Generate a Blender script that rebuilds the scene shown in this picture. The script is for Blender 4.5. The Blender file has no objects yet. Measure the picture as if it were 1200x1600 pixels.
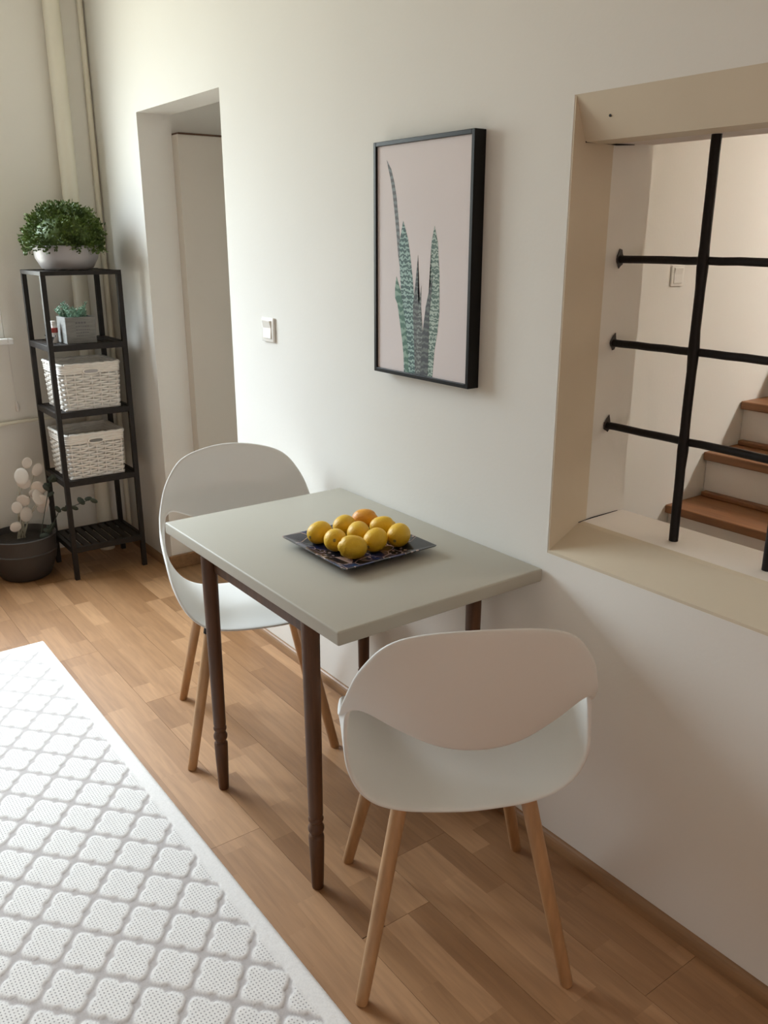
import bpy, bmesh, math, random
from mathutils import Vector, Matrix
import numpy as np
S = bpy.context.scene
COL = S.collection
random.seed(7)
PI = math.pi

# ------------------------------------------------------------------ camera
YAW, PITCH, ROLL = 0.6348, 0.3087, -0.0009
cam = bpy.data.cameras.new('camera')
cam.sensor_fit = 'VERTICAL'; cam.sensor_height = 24.0
cam.lens = 24.0 * 1342.35 / 1600.0
cam.clip_start = 0.02
camo = bpy.data.objects.new('camera', cam); COL.objects.link(camo)
F = Vector((math.sin(YAW)*math.cos(PITCH), math.cos(YAW)*math.cos(PITCH), -math.sin(PITCH)))
Rt = Vector((math.cos(YAW), -math.sin(YAW), 0)); Up = Rt.cross(F)
R2 = Rt*math.cos(ROLL) + Up*math.sin(ROLL); U2 = Up*math.cos(ROLL) - Rt*math.sin(ROLL)
camo.matrix_world = Matrix(((R2.x, U2.x, -F.x, -1.4671), (R2.y, U2.y, -F.y, 0.1453), (R2.z, U2.z, -F.z, 1.5121), (0, 0, 0, 1)))
S.camera = camo

# ------------------------------------------------------------------ world, lights, exposure
w = bpy.data.worlds.new('overcast_sky'); S.world = w; w.use_nodes = True
nt = w.node_tree; nt.nodes.clear()
wo = nt.nodes.new('ShaderNodeOutputWorld'); bg = nt.nodes.new('ShaderNodeBackground')
tc = nt.nodes.new('ShaderNodeTexCoord'); sx = nt.nodes.new('ShaderNodeSeparateXYZ'); rp = nt.nodes.new('ShaderNodeValToRGB')
nt.links.new(tc.outputs['Generated'], sx.inputs[0]); nt.links.new(sx.outputs['Z'], rp.inputs[0])
cr = rp.color_ramp; cr.elements[0].position = 0.0; cr.elements[0].color = (0.28, 0.28, 0.25, 1)
cr.elements[1].position = 0.8; cr.elements[1].color = (1.06, 1.17, 1.28, 1)
for p_, c_ in ((0.04, (0.295, 0.31, 0.305, 1)), (0.22, (0.41, 0.46, 0.505, 1)), (0.45, (0.74, 0.82, 0.90, 1))):
    e = cr.elements.new(p_); e.color = c_
nt.links.new(rp.outputs[0], bg.inputs[0]); bg.inputs[1].default_value = 34.0
nt.links.new(bg.outputs[0], wo.inputs[0])

def area(name, loc, rot, sx_, sy_, power, color=(1, 1, 1), portal=False):
    l = bpy.data.lights.new(name, 'AREA'); l.shape = 'RECTANGLE'; l.size = sx_; l.size_y = sy_
    l.energy = power; l.color = color
    if portal: l.cycles.is_portal = True
    o = bpy.data.objects.new(name, l); o.location = loc; o.rotation_euler = rot; COL.objects.link(o)
    return o
# window light portals (they add no light, they only guide sky sampling through the real windows)
area('window_portal', (-1.2425, 4.448, 1.77), (-PI/2, 0, 0), 1.48, 1.38, 1, portal=True)
# unseen area lights added to brighten the stairwell and the hallway, no fixtures
area('stairwell_fill', (2.5, .5, 2.5), (0, -PI/4, PI*.2), 0.4, 0.4, 72, (1.0, 0.95, 0.88))
area('hallway_fill', (1.0, 3.2, 2.55), (0, 0, 0), 0.3, 0.3, 1.5, (1.0, 0.93, 0.84))

# warm fill light added behind the camera, no lamp stands there
pl_ = bpy.data.lights.new('warm_fill', 'POINT'); pl_.energy = 38; pl_.color = (1.0, 0.82, 0.74); pl_.shadow_soft_size = 0.15
po_ = bpy.data.objects.new('warm_fill', pl_); po_.location = (-2.1, -1.7, .9); COL.objects.link(po_)

S.view_settings.view_transform = 'Standard'; S.view_settings.look = 'None'
S.view_settings.gamma = 1.0; S.view_settings.use_curve_mapping = False
S.view_settings.exposure = 0.0
S.cycles.max_bounces = 10; S.cycles.diffuse_bounces = 7; S.cycles.glossy_bounces = 4
S.cycles.sample_clamp_indirect = 6.0
S.cycles.use_denoising = True
S.cycles.caustics_reflective = False; S.cycles.caustics_refractive = False

# ------------------------------------------------------------------ materials
def mat(name, color, rough=0.5, var=0.0, scale=8.0, bump=0.0, bscale=60.0, stretch=(1, 1, 1), spec=0.5, metallic=0.0, rnd=0.0, color2=None):
    m = bpy.data.materials.new(name); m.use_nodes = True
    t = m.node_tree; b = t.nodes['Principled BSDF']
    b.inputs['Roughness'].default_value = rough; b.inputs['Metallic'].default_value = metallic
    b.inputs['Specular IOR Level'].default_value = spec
    c = (*color, 1)
    tcn = t.nodes.new('ShaderNodeTexCoord'); mp = t.nodes.new('ShaderNodeMapping')
    mp.inputs['Scale'].default_value = stretch
    t.links.new(tcn.outputs['Object'], mp.inputs[0])
    nz = t.nodes.new('ShaderNodeTexNoise'); nz.inputs['Scale'].default_value = scale; nz.inputs['Detail'].default_value = 4
    t.links.new(mp.outputs[0], nz.inputs['Vector'])
    mx = t.nodes.new('ShaderNodeMix'); mx.data_type = 'RGBA'
    mx.inputs['A'].default_value = c if color2 is None else c
    mx.inputs['B'].default_value = (*(color2 if color2 else [max(0, x*(1-var)) for x in color]), 1)
    rmp = t.nodes.new('ShaderNodeMapRange'); rmp.inputs['From Min'].default_value = 0.3; rmp.inputs['From Max'].default_value = 0.7
    t.links.new(nz.outputs['Fac'], rmp.inputs['Value']); t.links.new(rmp.outputs[0], mx.inputs['Factor'])
    out = mx.outputs['Result']
    if rnd:
        oi = t.nodes.new('ShaderNodeObjectInfo'); hs = t.nodes.new('ShaderNodeHueSaturation')
        mr = t.nodes.new('ShaderNodeMapRange'); mr.inputs['To Min'].default_value = 1-rnd; mr.inputs['To Max'].default_value = 1+rnd
        t.links.new(oi.outputs['Random'], mr.inputs['Value']); t.links.new(mr.outputs[0], hs.inputs['Value'])
        t.links.new(out, hs.inputs['Color']); out = hs.outputs['Color']
    t.links.new(out, b.inputs['Base Color'])
    if bump:
        n2 = t.nodes.new('ShaderNodeTexNoise'); n2.inputs['Scale'].default_value = bscale; n2.inputs['Detail'].default_value = 3
        t.links.new(mp.outputs[0], n2.inputs['Vector'])
        bp = t.nodes.new('ShaderNodeBump'); bp.inputs['Strength'].default_value = bump; bp.inputs['Distance'].default_value = 0.002
        t.links.new(n2.outputs['Fac'], bp.inputs['Height']); t.links.new(bp.outputs[0], b.inputs['Normal'])
    return m

M_wall = mat('wall_paint', (0.785, 0.77, 0.725), 0.75, 0.03, 1.5, 0.15, 90, spec=0.3)
M_wall2 = mat('unseen_wall_dark', (0.40, 0.36, 0.31), 0.75, 0.03, 1.5, 0.15, 90, spec=0.3)  # dark tone given to the unseen walls to cut bounce light
M_wallb = mat('back_wall_paint', (0.75, 0.725, 0.665), 0.75, 0.04, 2, 0.15, 90, spec=0.3)
M_ceil = mat('ceiling_paint', (0.84, 0.83, 0.79), 0.8, 0.02, 2)
M_plaster = mat('white_plaster', (0.82, 0.78, 0.74), 0.7, 0.05, 5, 0.3, 40, spec=0.3)
M_beige = mat('beige_trim_paint', (0.66, 0.58, 0.45), 0.55, 0.06, 4, 0.25, 30, spec=0.35)
M_black = mat('wrought_iron', (0.010, 0.007, 0.006), 0.5, 0.3, 40, 0.4, 120, spec=0.25)
M_tablew = mat('white_table_lacquer', (0.48, 0.455, 0.39), 0.5, 0.02, 3, spec=0.25)
M_chair = mat('white_chair_plastic', (0.76, 0.755, 0.73), 0.5, 0.015, 3, 0.05, 300, spec=0.35)
M_legd = mat('dark_walnut_wood', (0.115, 0.050, 0.021), 0.5, 0.45, 10, 0.1, 60, (6, 6, 0.6), spec=0.35)
M_legl = mat('light_beech_wood', (0.50, 0.29, 0.14), 0.45, 0.25, 10, 0.1, 60, (6, 6, 0.5))
M_tread = mat('brown_tread_wood', (0.25, 0.108, 0.042), 0.5, 0.3, 8, 0.1, 40, (6, 0.6, 6))
M_base = mat('oak_baseboard_wood', (0.31, 0.17, 0.078), 0.45, 0.3, 8, 0.05, 40, (6, 0.5, 6))
M_shelf = mat('dark_shelf_wood', (0.017, 0.012, 0.009), 0.5, 0.4, 14, 0.1, 60, (4, 4, 1), spec=0.3)
M_frame = mat('black_frame_lacquer', (0.004, 0.0035, 0.0035), 0.4, 0.2, 10, spec=0.25)
M_print = mat('print_ground', (0.70, 0.63, 0.62), 0.7, 0.06, 2.5)
M_wicker = mat('white_wicker', (0.80, 0.76, 0.70), 0.65, 0.12, 30, 0.2, 200)
M_bowl = mat('white_ceramic', (0.38, 0.355, 0.35), 0.35, 0.08, 8)
M_leaf = mat('green_leaf', (0.115, 0.175, 0.025), 0.55, 0.0, 14, color2=(0.035, 0.066, 0.012))
M_succ = mat('succulent_leaf', (0.30, 0.48, 0.36), 0.5, 0.0, 60, color2=(0.12, 0.24, 0.16))
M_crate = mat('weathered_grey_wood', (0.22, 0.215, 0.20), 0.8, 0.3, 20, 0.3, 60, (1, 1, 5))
M_ink = mat('faded_print_ink', (0.10, 0.10, 0.10), 0.8)
M_pot = mat('dark_grey_pot', (0.055, 0.046, 0.042), 0.6, 0.3, 10, 0.2, 40)
M_flower = mat('white_petal', (0.66, 0.61, 0.55), 0.6, 0.06, 30)
M_dleaf = mat('dark_leaf', (0.03, 0.045, 0.03), 0.5, 0.2, 20)
M_stem = mat('pale_stem', (0.45, 0.42, 0.32), 0.6, 0.2, 20)
M_soil = mat('dark_soil', (0.03, 0.022, 0.016), 0.9, 0.4, 60, 0.6, 120)
M_plastic = mat('white_switch_plastic', (0.82, 0.80, 0.76), 0.25, 0.02, 5)
M_pipe = mat('cream_pipe_paint', (0.74, 0.70, 0.58), 0.4, 0.04, 5)
M_door = mat('door_leaf_paint', (0.62, 0.57, 0.50), 0.55, 0.04, 3)
M_lemon = mat('lemon_skin', (0.86, 0.53, 0.018), 0.45, 0.0, 20, 0.5, 260, rnd=0.05, color2=(0.76, 0.45, 0.012))
M_orange = mat('ripe_lemon_skin', (0.80, 0.36, 0.012), 0.42, 0.0, 20, 0.5, 260, color2=(0.72, 0.29, 0.01))
M_lstem = mat('lemon_stem_scar', (0.30, 0.22, 0.05), 0.7, 0.3, 60)
M_red = mat('red_label', (0.35, 0.05, 0.04), 0.5, 0.1, 20)
M_jar = mat('pale_jar', (0.70, 0.66, 0.62), 0.3, 0.1, 20)
M_wframe = mat('white_window_paint', (0.82, 0.82, 0.80), 0.35, 0.02, 5)
M_under = mat('floor_substrate', (0.06, 0.035, 0.02), 0.8, 0.2, 10)

def glass_mat():
    m = bpy.data.materials.new('window_glass'); m.use_nodes = True; t = m.node_tree; t.nodes.clear()
    o = t.nodes.new('ShaderNodeOutputMaterial'); mx = t.nodes.new('ShaderNodeMixShader')
    tr = t.nodes.new('ShaderNodeBsdfTransparent'); gl = t.nodes.new('ShaderNodeBsdfGlossy'); gl.inputs['Roughness'].default_value = 0.02
    tr.inputs[0].default_value = (0.97, 0.985, 0.98, 1)
    lw = t.nodes.new('ShaderNodeLayerWeight'); lw.inputs[0].default_value = 0.5
    pw = t.nodes.new('ShaderNodeMath'); pw.operation = 'POWER'; pw.inputs[1].default_value = 5.0; t.links.new(lw.outputs['Facing'], pw.inputs[0])
    ma = t.nodes.new('ShaderNodeMath'); ma.operation = 'MULTIPLY_ADD'; ma.inputs[1].default_value = 0.95; ma.inputs[2].default_value = 0.04; t.links.new(pw.outputs[0], ma.inputs[0])
    t.links.new(ma.outputs[0], mx.inputs[0]); t.links.new(tr.outputs[0], mx.inputs[1]); t.links.new(gl.outputs[0], mx.inputs[2])
    t.links.new(mx.outputs[0], o.inputs[0]); return m
M_glass = glass_mat()

def floor_mat():
    m = bpy.data.materials.new('laminate_strip_print'); m.use_nodes = True; t = m.node_tree; b = t.nodes['Principled BSDF']
    b.inputs['Roughness'].default_value = 0.45; b.inputs['Specular IOR Level'].default_value = 0.75
    at = t.nodes.new('ShaderNodeAttribute'); at.attribute_name = 'strip'
    sp = t.nodes.new('ShaderNodeSeparateColor'); t.links.new(at.outputs['Color'], sp.inputs[0])
    tcn = t.nodes.new('ShaderNodeTexCoord'); mp = t.nodes.new('ShaderNodeMapping'); mp.inputs['Scale'].default_value = (14, 1.1, 1)
    t.links.new(tcn.outputs['Object'], mp.inputs[0])
    cb = t.nodes.new('ShaderNodeCombineXYZ'); ml = t.nodes.new('ShaderNodeMath'); ml.operation = 'MULTIPLY'; ml.inputs[1].default_value = 37.0
    t.links.new(sp.outputs[1], ml.inputs[0]); t.links.new(ml.outputs[0], cb.inputs[2])
    ad = t.nodes.new('ShaderNodeVectorMath'); t.links.new(mp.outputs[0], ad.inputs[0]); t.links.new(cb.outputs[0], ad.inputs[1])
    nz = t.nodes.new('ShaderNodeTexNoise'); nz.inputs['Scale'].default_value = 5; nz.inputs['Detail'].default_value = 6; nz.inputs['Distortion'].default_value = 0.6
    t.links.new(ad.outputs[0], nz.inputs['Vector'])
    rp_ = t.nodes.new('ShaderNodeValToRGB'); cr = rp_.color_ramp
    cr.elements[0].position = 0; cr.elements[0].color = (0.275, 0.136, 0.054, 1)
    cr.elements[1].position = 1; cr.elements[1].color = (0.47, 0.268, 0.134, 1)
    e_ = cr.elements.new(0.5); e_.color = (0.37, 0.20, 0.092, 1)
    t.links.new(sp.outputs[0], rp_.inputs[0])
    mx = t.nodes.new('ShaderNodeMix'); mx.data_type = 'RGBA'; mx.blend_type = 'MULTIPLY'
    r2 = t.nodes.new('ShaderNodeValToRGB'); r2.color_ramp.elements[0].position = 0.3; r2.color_ramp.elements[0].color = (0.78, 0.74, 0.70, 1)
    r2.color_ramp.elements[1].position = 0.65; r2.color_ramp.elements[1].color = (1.05, 1.03, 1.0, 1)
    t.links.new(nz.outputs['Fac'], r2.inputs[0])
    mx.inputs['Factor'].default_value = 0.8
    t.links.new(rp_.outputs[0], mx.inputs['A']); t.links.new(r2.outputs[0], mx.inputs['B'])
    t.links.new(mx.outputs['Result'], b.inputs['Base Color'])
    return m
M_floor = floor_mat()

def math_n(t, op, a, b=None):
    n = t.nodes.new('ShaderNodeMath'); n.operation = op
    for i, v in enumerate((a, b)):
        if v is None: continue
        if isinstance(v, (int, float)): n.inputs[i].default_value = v
        else: t.links.new(v, n.inputs[i])
    return n.outputs[0]

def rug_mat():
    m = bpy.data.materials.new('trellis_rug_pile'); m.use_nodes = True; t = m.node_tree; b = t.nodes['Principled BSDF']
    b.inputs['Roughness'].default_value = 0.95; b.inputs['Specular IOR Level'].default_value = 0.1
    at = t.nodes.new('ShaderNodeAttribute'); at.attribute_name = 'pile'
    sp = t.nodes.new('ShaderNodeSeparateColor'); t.links.new(at.outputs['Color'], sp.inputs[0])
    uv = t.nodes.new('ShaderNodeTexCoord'); s3 = t.nodes.new('ShaderNodeSeparateXYZ'); t.links.new(uv.outputs['Object'], s3.inputs[0])
    # open weave: a small grid of holes inside the pads, running along the trellis directions
    a_ = math_n(t, 'ADD', math_n(t, 'MULTIPLY', s3.outputs[0], 1/0.134), math_n(t, 'MULTIPLY', s3.outputs[1], 1/0.157))
    b_ = math_n(t, 'SUBTRACT', math_n(t, 'MULTIPLY', s3.outputs[0], 1/0.134), math_n(t, 'MULTIPLY', s3.outputs[1], 1/0.157))
    N = 2*PI*9
    wv = math_n(t, 'MULTIPLY', math_n(t, 'SINE', math_n(t, 'MULTIPLY', a_, N)), math_n(t, 'SINE', math_n(t, 'MULTIPLY', b_, N)))
    hole = math_n(t, 'GREATER_THAN', wv, 0.55)
    hole = math_n(t, 'MULTIPLY', hole, sp.outputs[1])
    mx = t.nodes.new('ShaderNodeMix'); mx.data_type = 'RGBA'
    mx.inputs['A'].default_value = (0.50, 0.465, 0.455, 1); mx.inputs['B'].default_value = (0.83, 0.81, 0.79, 1)
    t.links.new(sp.outputs[0], mx.inputs['Factor'])
    m2 = t.nodes.new('ShaderNodeMix'); m2.data_type = 'RGBA'; m2.inputs['B'].default_value = (0.42, 0.40, 0.40, 1)
    t.links.new(mx.outputs['Result'], m2.inputs['A']); t.links.new(hole, m2.inputs['Factor'])
    nz = t.nodes.new('ShaderNodeTexNoise'); nz.inputs['Scale'].default_value = 220; t.links.new(uv.outputs['Object'], nz.inputs['Vector'])
    hs = t.nodes.new('ShaderNodeHueSaturation'); vr = t.nodes.new('ShaderNodeMapRange'); vr.inputs['To Min'].default_value = 0.86; vr.inputs['To Max'].default_value = 1.12
    t.links.new(nz.outputs['Fac'], vr.inputs['Value']); t.links.new(vr.outputs[0], hs.inputs['Value']); t.links.new(m2.outputs['Result'], hs.inputs['Color'])
    t.links.new(hs.outputs[0], b.inputs['Base Color'])
    bp = t.nodes.new('ShaderNodeBump'); bp.inputs['Strength'].default_value = 0.5; bp.inputs['Distance'].default_value = 0.0015
    h = math_n(t, 'SUBTRACT', math_n(t, 'MULTIPLY', nz.outputs['Fac'], 0.6), hole)
    t.links.new(h, bp.inputs['Height']); t.links.new(bp.outputs[0], b.inputs['Normal'])
    return m
M_rug = rug_mat()

def plate_mat():
    m = bpy.data.materials.new('painted_plate_glaze'); m.use_nodes = True; t = m.node_tree; b = t.nodes['Principled BSDF']
    b.inputs['Roughness'].default_value = 0.22
    tcn = t.nodes.new('ShaderNodeTexCoord')
    v = t.nodes.new('ShaderNodeTexVoronoi'); v.inputs['Scale'].default_value = 22; v.feature = 'DISTANCE_TO_EDGE'
    t.links.new(tcn.outputs['Object'], v.inputs['Vector'])
    v2 = t.nodes.new('ShaderNodeTexVoronoi'); v2.inputs['Scale'].default_value = 22
    t.links.new(tcn.outputs['Object'], v2.inputs['Vector'])
    v3 = t.nodes.new('ShaderNodeTexVoronoi'); v3.inputs['Scale'].default_value = 60
    t.links.new(tcn.outputs['Object'], v3.inputs['Vector'])
    sc = t.nodes.new('ShaderNodeSeparateColor'); t.links.new(v2.outputs['Color'], sc.inputs[0])
    r = t.nodes.new('ShaderNodeValToRGB'); cr = r.color_ramp; cr.interpolation = 'CONSTANT'
    cr.elements[0].color = (0.015, 0.018, 0.03, 1); cr.elements[0].position = 0
    cr.elements[1].color = (0.02, 0.03, 0.10, 1); cr.elements[1].position = 0.35
    for p_, c_ in ((0.6, (0.03, 0.03, 0.05, 1)), (0.72, (0.02, 0.02, 0.025, 1)), (0.9, (0.02, 0.05, 0.12, 1))):
        e_ = cr.elements.new(p_); e_.color = c_
    t.links.new(sc.outputs[0], r.inputs[0])
    line = math_n(t, 'LESS_THAN', v.outputs['Distance'], 0.035)
    gate = math_n(t, 'GREATER_THAN', sc.outputs[1], 0.55)
    dots = math_n(t, 'LESS_THAN', v3.outputs['Distance'], 0.26)
    g2 = math_n(t, 'GREATER_THAN', sc.outputs[2], 0.72)
    f = math_n(t, 'MAXIMUM', math_n(t, 'MULTIPLY', line, gate), math_n(t, 'MULTIPLY', dots, g2))
    mx = t.nodes.new('ShaderNodeMix'); mx.data_type = 'RGBA'; mx.inputs['B'].default_value = (0.50, 0.36, 0.32, 1)
    t.links.new(r.outputs[0], mx.inputs['A']); t.links.new(f, mx.inputs['Factor'])
    t.links.new(mx.outputs['Result'], b.inputs['Base Color'])
    return m
M_plate = plate_mat()

def banded(name, c1, c2, scale, dist, th=0.5):
    m = bpy.data.materials.new(name); m.use_nodes = True; t = m.node_tree; b = t.nodes['Principled BSDF']
    b.inputs['Roughness'].default_value = 0.7
    tcn = t.nodes.new('ShaderNodeTexCoord'); wv = t.nodes.new('ShaderNodeTexWave'); wv.bands_direction = 'Z'
    wv.inputs['Scale'].default_value = scale; wv.inputs['Distortion'].default_value = dist; wv.inputs['Detail'].default_value = 3; wv.inputs['Detail Scale'].default_value = 4
    t.links.new(tcn.outputs['Object'], wv.inputs['Vector'])
    r = t.nodes.new('ShaderNodeValToRGB'); r.color_ramp.elements[0].position = th-0.18; r.color_ramp.elements[1].position = th+0.25
    r.color_ramp.elements[0].color = (*c1, 1); r.color_ramp.elements[1].color = (*c2, 1)
    t.links.new(wv.outputs['Fac'], r.inputs[0]); t.links.new(r.outputs[0], b.inputs['Base Color'])
    return m

# ------------------------------------------------------------------ mesh helpers
def link(o, parent=None):
    COL.objects.link(o)
    if parent is not None: o.parent = parent
    return o
def obj(name, bm, m, parent=None, smooth=False, mats=None):
    me = bpy.data.meshes.new(name); bm.normal_update(); bm.to_mesh(me); bm.free()
    for k in (mats or [m]): me.materials.append(k)
    if smooth:
        me.polygons.foreach_set('use_smooth', [True]*len(me.polygons))
        try: me.set_sharp_from_angle(angle=math.radians(38))
        except Exception: pass
    return link(bpy.data.objects.new(name, me), parent)
def empty(name, label, cat, loc=(0, 0, 0), rz=0.0, group=None):
    o = bpy.data.objects.new(name, None); o.empty_display_size = 0.05; o.location = loc; o.rotation_euler = (0, 0, rz)
    link(o); tag(o, label, cat, group); return o
def tag(o, label, cat, group=None):
    o['label'] = label; o['category'] = cat
    if group: o['group'] = group
    return o
def struct(name, bm, m, smooth=False):
    o = obj(name, bm, m, None, smooth); o['kind'] = 'structure'; return o
def box(bm, x0, x1, y0, y1, z0, z1, bev=0.0, seg=2, mi=0):
    r = bmesh.ops.create_cube(bm, size=1.0)
    vs = r['verts']
    for v in vs:
        v.co = Vector((x0 + (v.co.x+.5)*(x1-x0), y0 + (v.co.y+.5)*(y1-y0), z0 + (v.co.z+.5)*(z1-z0)))
    fs = list({f for v in vs for f in v.link_faces})
    for f in fs: f.material_index = mi
    if bev:
        es = list({e_ for v in vs for e_ in v.link_edges})
        bmesh.ops.bevel(bm, geom=es, offset=bev, segments=seg, affect='EDGES', profile=0.5)
def prism(bm, poly, axis, a0, a1, mi=0):
    def P(u, v, a):
        return {'x': (a, u, v), 'y': (u, a, v), 'z': (u, v, a)}[axis]
    A = [bm.verts.new(P(u, v, a0)) for u, v in poly]; B = [bm.verts.new(P(u, v, a1)) for u, v in poly]
    fs = [bm.faces.new(A[::-1]), bm.faces.new(B)]
    n = len(poly)
    for i in range(n): fs.append(bm.faces.new((A[i], A[(i+1) % n], B[(i+1) % n], B[i])))
    for f in fs: f.material_index = mi
    bmesh.ops.recalc_face_normals(bm, faces=fs)
def lathe(bm, prof, n=24, M=None, mi=0):
    rings = []
    for r, z in prof:
        if r < 1e-6: rings.append([bm.verts.new((0, 0, z))])
        else: rings.append([bm.verts.new((r*math.cos(2*PI*i/n), r*math.sin(2*PI*i/n), z)) for i in range(n)])
    vs = [v for q in rings for v in q]
    for a, b in zip(rings, rings[1:]):
        for i in range(n):
            j = (i+1) % n
            if len(a) == 1 and len(b) == 1: continue
            if len(a) == 1: f = bm.faces.new((a[0], b[j], b[i]))
            elif len(b) == 1: f = bm.faces.new((a[i], a[j], b[0]))
            else: f = bm.faces.new((a[i], a[j], b[j], b[i]))
            f.material_index = mi
    for q in (rings[0], rings[-1]):
        if len(q) > 1:
            f = bm.faces.new(q); f.material_index = mi
    bmesh.ops.recalc_face_normals(bm, faces=list({f for v in vs for f in v.link_faces}))
    if M is not None:
        for v in vs: v.co = M @ v.co
def tube(bm, pts, rad, n=8, closed=False, caps=True, flat=1.0):
    pts = [Vector(p) for p in pts]; N = len(pts)
    rads = rad if isinstance(rad, (list, tuple)) else [rad]*N
    rings = []; up = None
    for i, p in enumerate(pts):
        if closed: d = pts[(i+1) % N] - pts[i-1]
        else: d = pts[min(i+1, N-1)] - pts[max(i-1, 0)]
        d.normalize()
        if up is None:
            up = Vector((0, 0, 1)) if abs(d.z) < 0.9 else Vector((1, 0, 0))
        s = d.cross(up).normalized(); up = s.cross(d).normalized()
        rings.append([bm.verts.new(p + (s*(flat*math.cos(2*PI*k/n)) + up*math.sin(2*PI*k/n))*rads[i]) for k in range(n)])
    fs = []
    for i in range(N if closed else N-1):
        a, b = rings[i], rings[(i+1) % N]
        for k in range(n): fs.append(bm.faces.new((a[k], a[(k+1) % n], b[(k+1) % n], b[k])))
    if not closed and caps:
        fs.append(bm.faces.new(rings[0][::-1])); fs.append(bm.faces.new(rings[-1]))
    bmesh.ops.recalc_face_normals(bm, faces=fs)
def new(): return bmesh.new()

# ------------------------------------------------------------------ room shell
YB = 4.36; XL = -4.27; YF = -2.6; ZC = 2.75
# right wall: 0.27 thick at the barred opening, 0.148 thick at the doorway
OY0, OY1 = 0.56, 1.475
bm = new()
box(bm, 0, .27, YF-.2, OY0, 0, ZC)
box(bm, 0, .27, OY0, OY1, 0, .79)
box(bm, 0, .27, OY0, OY1, 1.792, ZC)
box(bm, 0, .27, OY1, 2.6, 0, ZC)
box(bm, 0, .148, 2.6, 3.087, 0, ZC)
box(bm, 0, .148, 3.087, 3.848, 2.004, ZC)
box(bm, 0, .148, 3.848, YB, 0, ZC)
bmesh.ops.remove_doubles(bm, verts=bm.verts, dist=1e-5)
struct('wall_right', bm, M_wall)
# sill, lintel and jamb of the opening
bm = new(); prism(bm, [(.115, .79), (.115, .849), (.27, .849), (.27, .79)], 'y', OY0, OY1)
struct('trim_1', bm, M_plaster)
bm = new(); prism(bm, [(0.0005, .79), (0.0005, .797), (.10, .846), (.115, .849), (.115, .79)], 'y', OY0, OY1)
struct('trim_8', bm, M_beige)                                   # sloped sill
bm = new(); prism(bm, [(0.0005, 1.792), (.038, 1.704), (.115, 1.704), (.115, 1.792)], 'y', OY0, OY1)
struct('trim_2', bm, M_beige)                                     # lintel beam
bm = new(); prism(bm, [(.115, 1.792), (.115, 1.708), (.27, 1.712), (.27, 1.792)], 'y', OY0, OY1)
struct('trim_3', bm, M_plaster)                                   # plastered soffit behind the beam
bm = new(); box(bm, 0.0008, .128, OY1-.004, OY1+.003, .79, 1.79)
struct('trim_4', bm, M_beige)                                     # far jamb lining
bm = new(); box(bm, 0.0008, .128, OY0-.003, OY0+.004, .79, 1.79)
struct('trim_5', bm, M_beige)                                     # near jamb lining
# dark settlement cracks at the lintel end and the sill end of the far jamb
bm = new(); tube(bm, [(.037, OY1-.005, 1.7045), (.08, OY1-.006, 1.7065), (.135, OY1-.005, 1.7045), (.20, OY1-.002, 1.708)], [.0016, .0022, .002, .0008], 5)
o = obj('trim_6', bm, M_black); o['kind'] = 'structure'
bm = new(); tube(bm, [(.018, 1.395, 1.7465), (.026, 1.395, 1.7465)], .0028, 8); o = obj('trim_10', bm, M_black); o['kind'] = 'structure'   # nail head in the beam
bm = new(); tube(bm, [(.10, OY1-.005, .8485), (.15, OY1-.003, .8502), (.25, OY1-.001, .8502)], [.0012, .0016, .0008], 5)
o = obj('trim_7', bm, M_black); o['kind'] = 'structure'

# back wall with its window
WX0, WX1, WZ0, WZ1 = -1.98, -.505, 1.08, 2.46
bm = new(); BT = .09
box(bm, WX1, .148, YB, YB+BT, 0, ZC); box(bm, XL-.15, WX0, YB, YB+BT, 0, ZC)
box(bm, WX0, WX1, YB, YB+BT, 0, WZ0); box(bm, WX0, WX1, YB, YB+BT, WZ1, ZC)
struct('wall_back', bm, M_wallb)
def window(name, x0, x1, y0, y1, z0, z1, axis):
    # axis 'x': window lies along x at y0..y1 ; axis 'y': lies along y at x0..x1
    root = None
    bm = new(); t = .055
    if axis == 'x':
        for a, b in ((x0, x0+t), ((x0+x1)/2-t/2, (x0+x1)/2+t/2), (x1-t, x1)): box(bm, a, b, y0, y1, z0, z1, .004)
        box(bm, x0, x1, y0+.003, y1-.003, z0, z0+t, .004); box(bm, x0, x1, y0+.003, y1-.003, z1-t, z1, .004)
    else:
        for a, b in ((y0, y0+t), ((y0+y1)/2-t/2, (y0+y1)/2+t/2), (y1-t, y1)): box(bm, x0, x1, a, b, z0, z1, .004)
        box(bm, x0+.003, x1-.003, y0, y1, z0, z0+t, .004); box(bm, x0+.003, x1-.003, y0, y1, z1-t, z1, .004)
    root = struct(name, bm, M_wframe)
    if axis == 'x':
        xm = (x0+x1)/2; ym = (y0+y1)/2
        for a, b in ((x0+t, xm-t/2), (xm+t/2, x1-t)):
            bm = new(); box(bm, a, b, ym-.003, ym+.003, z0+t, z1-t); obj('pane', bm, M_glass, root)
    else:
        ym = (y0+y1)/2; xm = (x0+x1)/2
        for a, b in ((y0+t, ym-t/2), (ym+t/2, y1-t)):
            bm = new(); box(bm, xm-.003, xm+.003, a, b, z0+t, z1-t); obj('pane', bm, M_glass, root)
    return root
w1 = window('window_1', WX0, WX1, YB+.008, YB+.05, WZ0, WZ1, 'x')
bm = new(); box(bm, WX0-.03, WX1+.03, YB-.035, YB+.008, WZ0-.028, WZ0, .006); obj('window_sill', bm, M_wframe, w1)
bm = new(); box(bm, XL-.15, XL, YF-.2, YB, 0, ZC); struct('wall_left', bm, M_wall2)
bm = new(); box(bm, XL-.15, .27, YF-.2, YF, 0, ZC); struct('wall_front', bm, M_wall2)
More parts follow.
